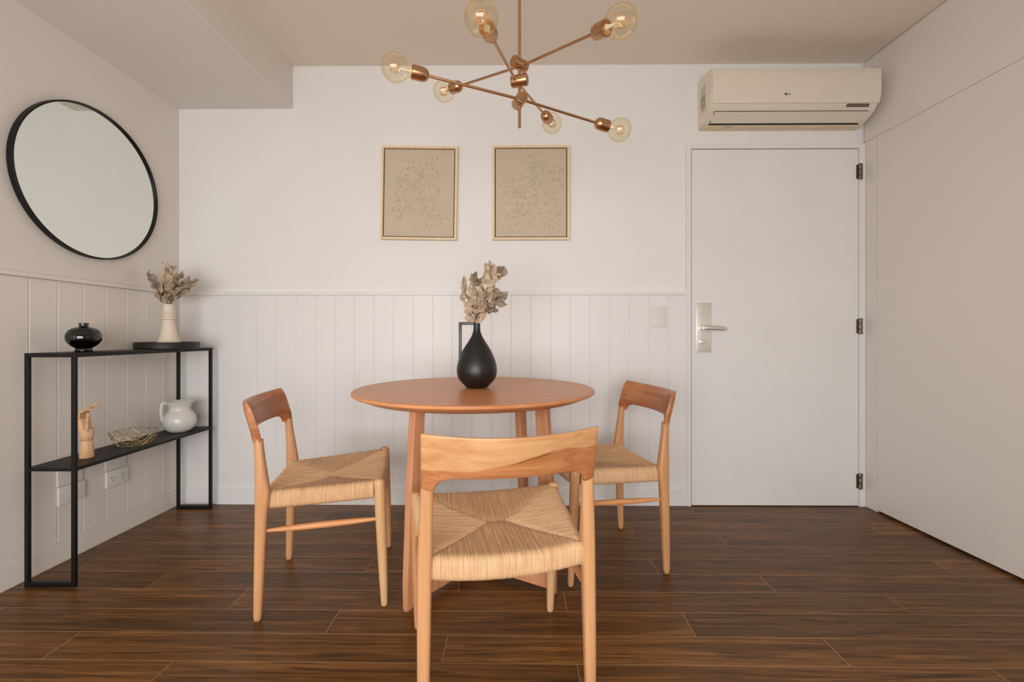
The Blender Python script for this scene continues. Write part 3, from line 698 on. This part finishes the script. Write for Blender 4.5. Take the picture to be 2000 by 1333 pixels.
def make_chair():
    t = thing('dining_chair', 'x', 'chair')
    obj('seat', seat_mesh(), CORD, t, 75)
    for s in (-1, 1):
        # rear leg: y_back, y_front, x centre and width along the height
        zs = [0, .004, .02, .12, .28, .37, .405, .43, .46, .50, .545, .585, .613]
        yb = [-.222, -.2255, -.227, -.226, -.224, -.223, -.223, -.223, -.223, -.2235, -.2245, -.2265, -.2285]
        yf = [-.206, -.2025, -.200, -.194, -.187, -.183, -.178, -.176, -.180, -.1865, -.193, -.1985, -.2005]
        xc = [.2125, .2125, .2125, .212, .2105, .2095, .209, .2085, .208, .207, .2055, .204, .2035]
        wx = [.014, .022, .025, .030, .034, .035, .0355, .0355, .035, .034, .0325, .031, .030]
        bm = BM(); loft(bm, [rrect(s * x, (a + b_) / 2, z, wq, b_ - a, .75, 6) for z, a, b_, x, wq in zip(zs, yb, yf, xc, wx)])
        obj('leg', bm, LEGW, t, 60)
    for s in (-1, 1):
        zs = [0, .003, .012, .10, .22, .33, .40, .44, .452, .458, .4605]; rr_ = [.006, .0105, .0122, .0150, .0175, .0190, .0195, .0195, .0185, .014, .005]
        bm = BM(); loft(bm, [[(s * (.2265 + .0065 * z / .45) + r * math.cos(a), .2005 - .0175 * z / .45 + r * math.sin(a), z) for a in [2 * math.pi * k / 24 for k in range(24)]] for z, r in zip(zs, rr_)])
        obj('leg', bm, LEGW_PALE if s == 1 else LEGW, t, 60)
    for s in (-1, 1):
        bm = BM(); a = Vector((s * .2105, -.192, .302)); b_ = Vector((s * .2300, .184, .316))
        tube(bm, [a.lerp(b_, q) for q in (0, .05, .15, .3, .5, .7, .85, .95, 1)], [.0050, .0062, .0085, .0105, .0112, .0105, .0085, .0062, .0050], 16)
        obj('stretcher', bm, STRETW, t, 60)
    # curved back rail whose ends turn down onto the rear legs
    bm = BM(); rings = []; nseg = 72; X1 = .2185
    us = sorted(set([round(-1 + 2 * i / nseg, 4) for i in range(nseg + 1)] + [s * q for s in (-1, 1) for q in (.842, .848, .853, .857, .995, .985)]))
    for u in us:
        x = u * X1; ax = abs(x); y0 = -.2135 - .053 * (1 - (ax / X1) ** 2) - (.0 if ax < .18 else 0)
        zh = .7425 - .0085 * (1 - (ax / X1) ** 2)
        if ax > .188: zl = .599
        elif ax > .130: k = (ax - .130) / .058; zl = .632 - .0330 * (1 - math.sqrt(max(0, 1 - k ** 2.2)))
        else: zl = .632
        th = .0215 + .0055 * smoothstep((ax - .14) / .06)
        en = 1
        if ax > X1 * .97: en = .65 + .35 * math.sqrt(max(.02, 1 - ((ax - X1 * .97) / (X1 * .03)) ** 2))
        ring = []; hz = (zh - zl) / 2; mz = (zh + zl) / 2
        for k in range(32):
            a = 2 * math.pi * (k + .5) / 32; ca, sa = math.cos(a), math.sin(a)
            py = math.copysign(abs(ca) ** .55, ca) * th / 2 * en; pz = math.copysign(abs(sa) ** .30, sa) * (hz - (1 - en) * .008)
            z = mz + pz; lean = -.036 * ((z - .612) / .13) ** 1.3 if z > .612 else 0
            topthin = 1 - .35 * smoothstep((z - .69) / .05)
            ring.append((x, y0 + py * topthin + lean, z))
        rings.append(ring)
    loft(bm, rings); obj('backrest', bm, RAILW, t, 60)
    return t
def dup(root, loc, rz):
    r = root.copy(); col.objects.link(r); r.location = loc; r.rotation_euler = (0, 0, R(rz))
    for ch in list(root.children):
        c = ch.copy(); col.objects.link(c); c.parent = r
    return r
c1 = make_chair(); c1.location = (-.0593, 1.3193, 0); c1.rotation_euler = (0, 0, R(12.1))
G = 'woven seat chairs around the table'
tag(c1, 'nearest wooden chair seen from behind, light curved back and woven cord seat', 'chair', G)
c2_ = dup(c1, (-.7205, 1.763, 0), -75.9); tag(c2_, 'wooden chair with woven cord seat at the left of the table, facing right', 'chair', G)
c3_ = dup(c1, (.3598, 1.983, 0), 102); tag(c3_, 'wooden chair with woven cord seat at the right of the table, facing left', 'chair', G)

for ch_ in (c2_, c3_):
    for part in ch_.children:
        if part.name.startswith('backrest'):
            part.data = part.data.copy(); part.data.materials[0] = RAILW_SHADED
# ------------------------------------------------------------------ CHANDELIER
SX, SY = .0112, 1.400
t = thing('chandelier', 'brass branching ceiling lamp with six globe bulbs hanging above the table', 'lamp', (SX, SY, ZC))
def L3(p): return Vector(p) - Vector((SX, SY, ZC))
def rodobj(name, bm, mat=BRASS, smooth=40): return obj(name, bm, mat, t, smooth)
bm = BM(); cyl(bm, (0, 0, 1.622 - ZC), (0, 0, -.02), .0047, 20); rodobj('stem', bm)
bm = BM(); lathe(bm, [(.001, -.028), (.012, -.028), (.05, -.022), (.056, -.016), (.056, 0), (.001, 0)], 48); rodobj('canopy', bm)
arms = [  # joint height, joint axis angle, ends (world)
 (1.822, -35, [(.2545, 1.0823, 1.731), (-.2685, 1.6578, 1.880)]),
 (1.770, 12, [(-.0808, 1.0394, 1.711), (.1417, 1.7514, 1.803)]),
 (1.706, -60, [(-.3439, 1.2671, 1.7335), (.3536, 1.5232, 1.6705)]),
]
for zj, ja, ends in arms:
    J = Vector((0, 0, zj - ZC)); e0, e1 = L3(ends[0]), L3(ends[1])
    dirh = (e0 - e1); dirh.z = 0; dirh.normalize(); side = Vector((-dirh.y, dirh.x, 0))
    bm = BM(); off = side * (.011 if zj != 1.770 else -.011)
    cyl(bm, J - side * .026, J + side * .026, .0180, 28, .002)
    rodobj('joint', bm)
    for e in (e0, e1):
        base = J + off; u = (e - base).normalized(); Lb = (e - base).length
        bm = BM(); cyl(bm, base, base + u * (Lb - .088), .0042, 16); rodobj('arm', bm)
        bm = BM(); s0 = base + u * (Lb - .095)
        tube(bm, [s0, s0 + u * .002, s0 + u * .008, s0 + u * .018, s0 + u * .0475, s0 + u * .049, s0 + u * .047, s0 + u * .03], [.006, .012, .0175, .020, .020, .019, .0175, .017], 28)
        so = rodobj('socket', bm)
        # bulb: neck and globe, axis along the arm
        q = u.to_track_quat('Z', 'Y'); M = Matrix.Translation(e) @ q.to_matrix().to_4x4()
        rb = .0395; prof = [(.013, -.056), (.0135, -.050), (.0155, -.0415)]
        for k in range(1, 25):
            a = math.pi * (.158 + (1 - .158) * k / 24); prof.append((max(.0004, rb * math.sin(a)), -rb * math.cos(a)))
        bm = BM(); lathe(bm, prof, 40); bm.transform(M); bo = obj('bulb', bm, BULB, t, 180)
        bm = BM(); lathe(bm, [(.0005, -.054), (.0105, -.054), (.0080, -.044), (.0042, -.036), (.0036, -.012), (.001, -.009)], 16); bm.transform(M); obj('bulb_stem', bm, BULB_STEM, bo, 60)
        bm = BM(); pts = []
        for k in range(60):
            a = 2 * math.pi * k / 60 * 3; rr_ = .0105 + .004 * math.sin(math.pi * k / 59); pts.append((rr_ * math.cos(a), rr_ * math.sin(a), -.012 + .026 * k / 59))
        tube(bm, pts, .0011, 6); bm.transform(M); obj('filament', bm, FILAM, bo, 60)
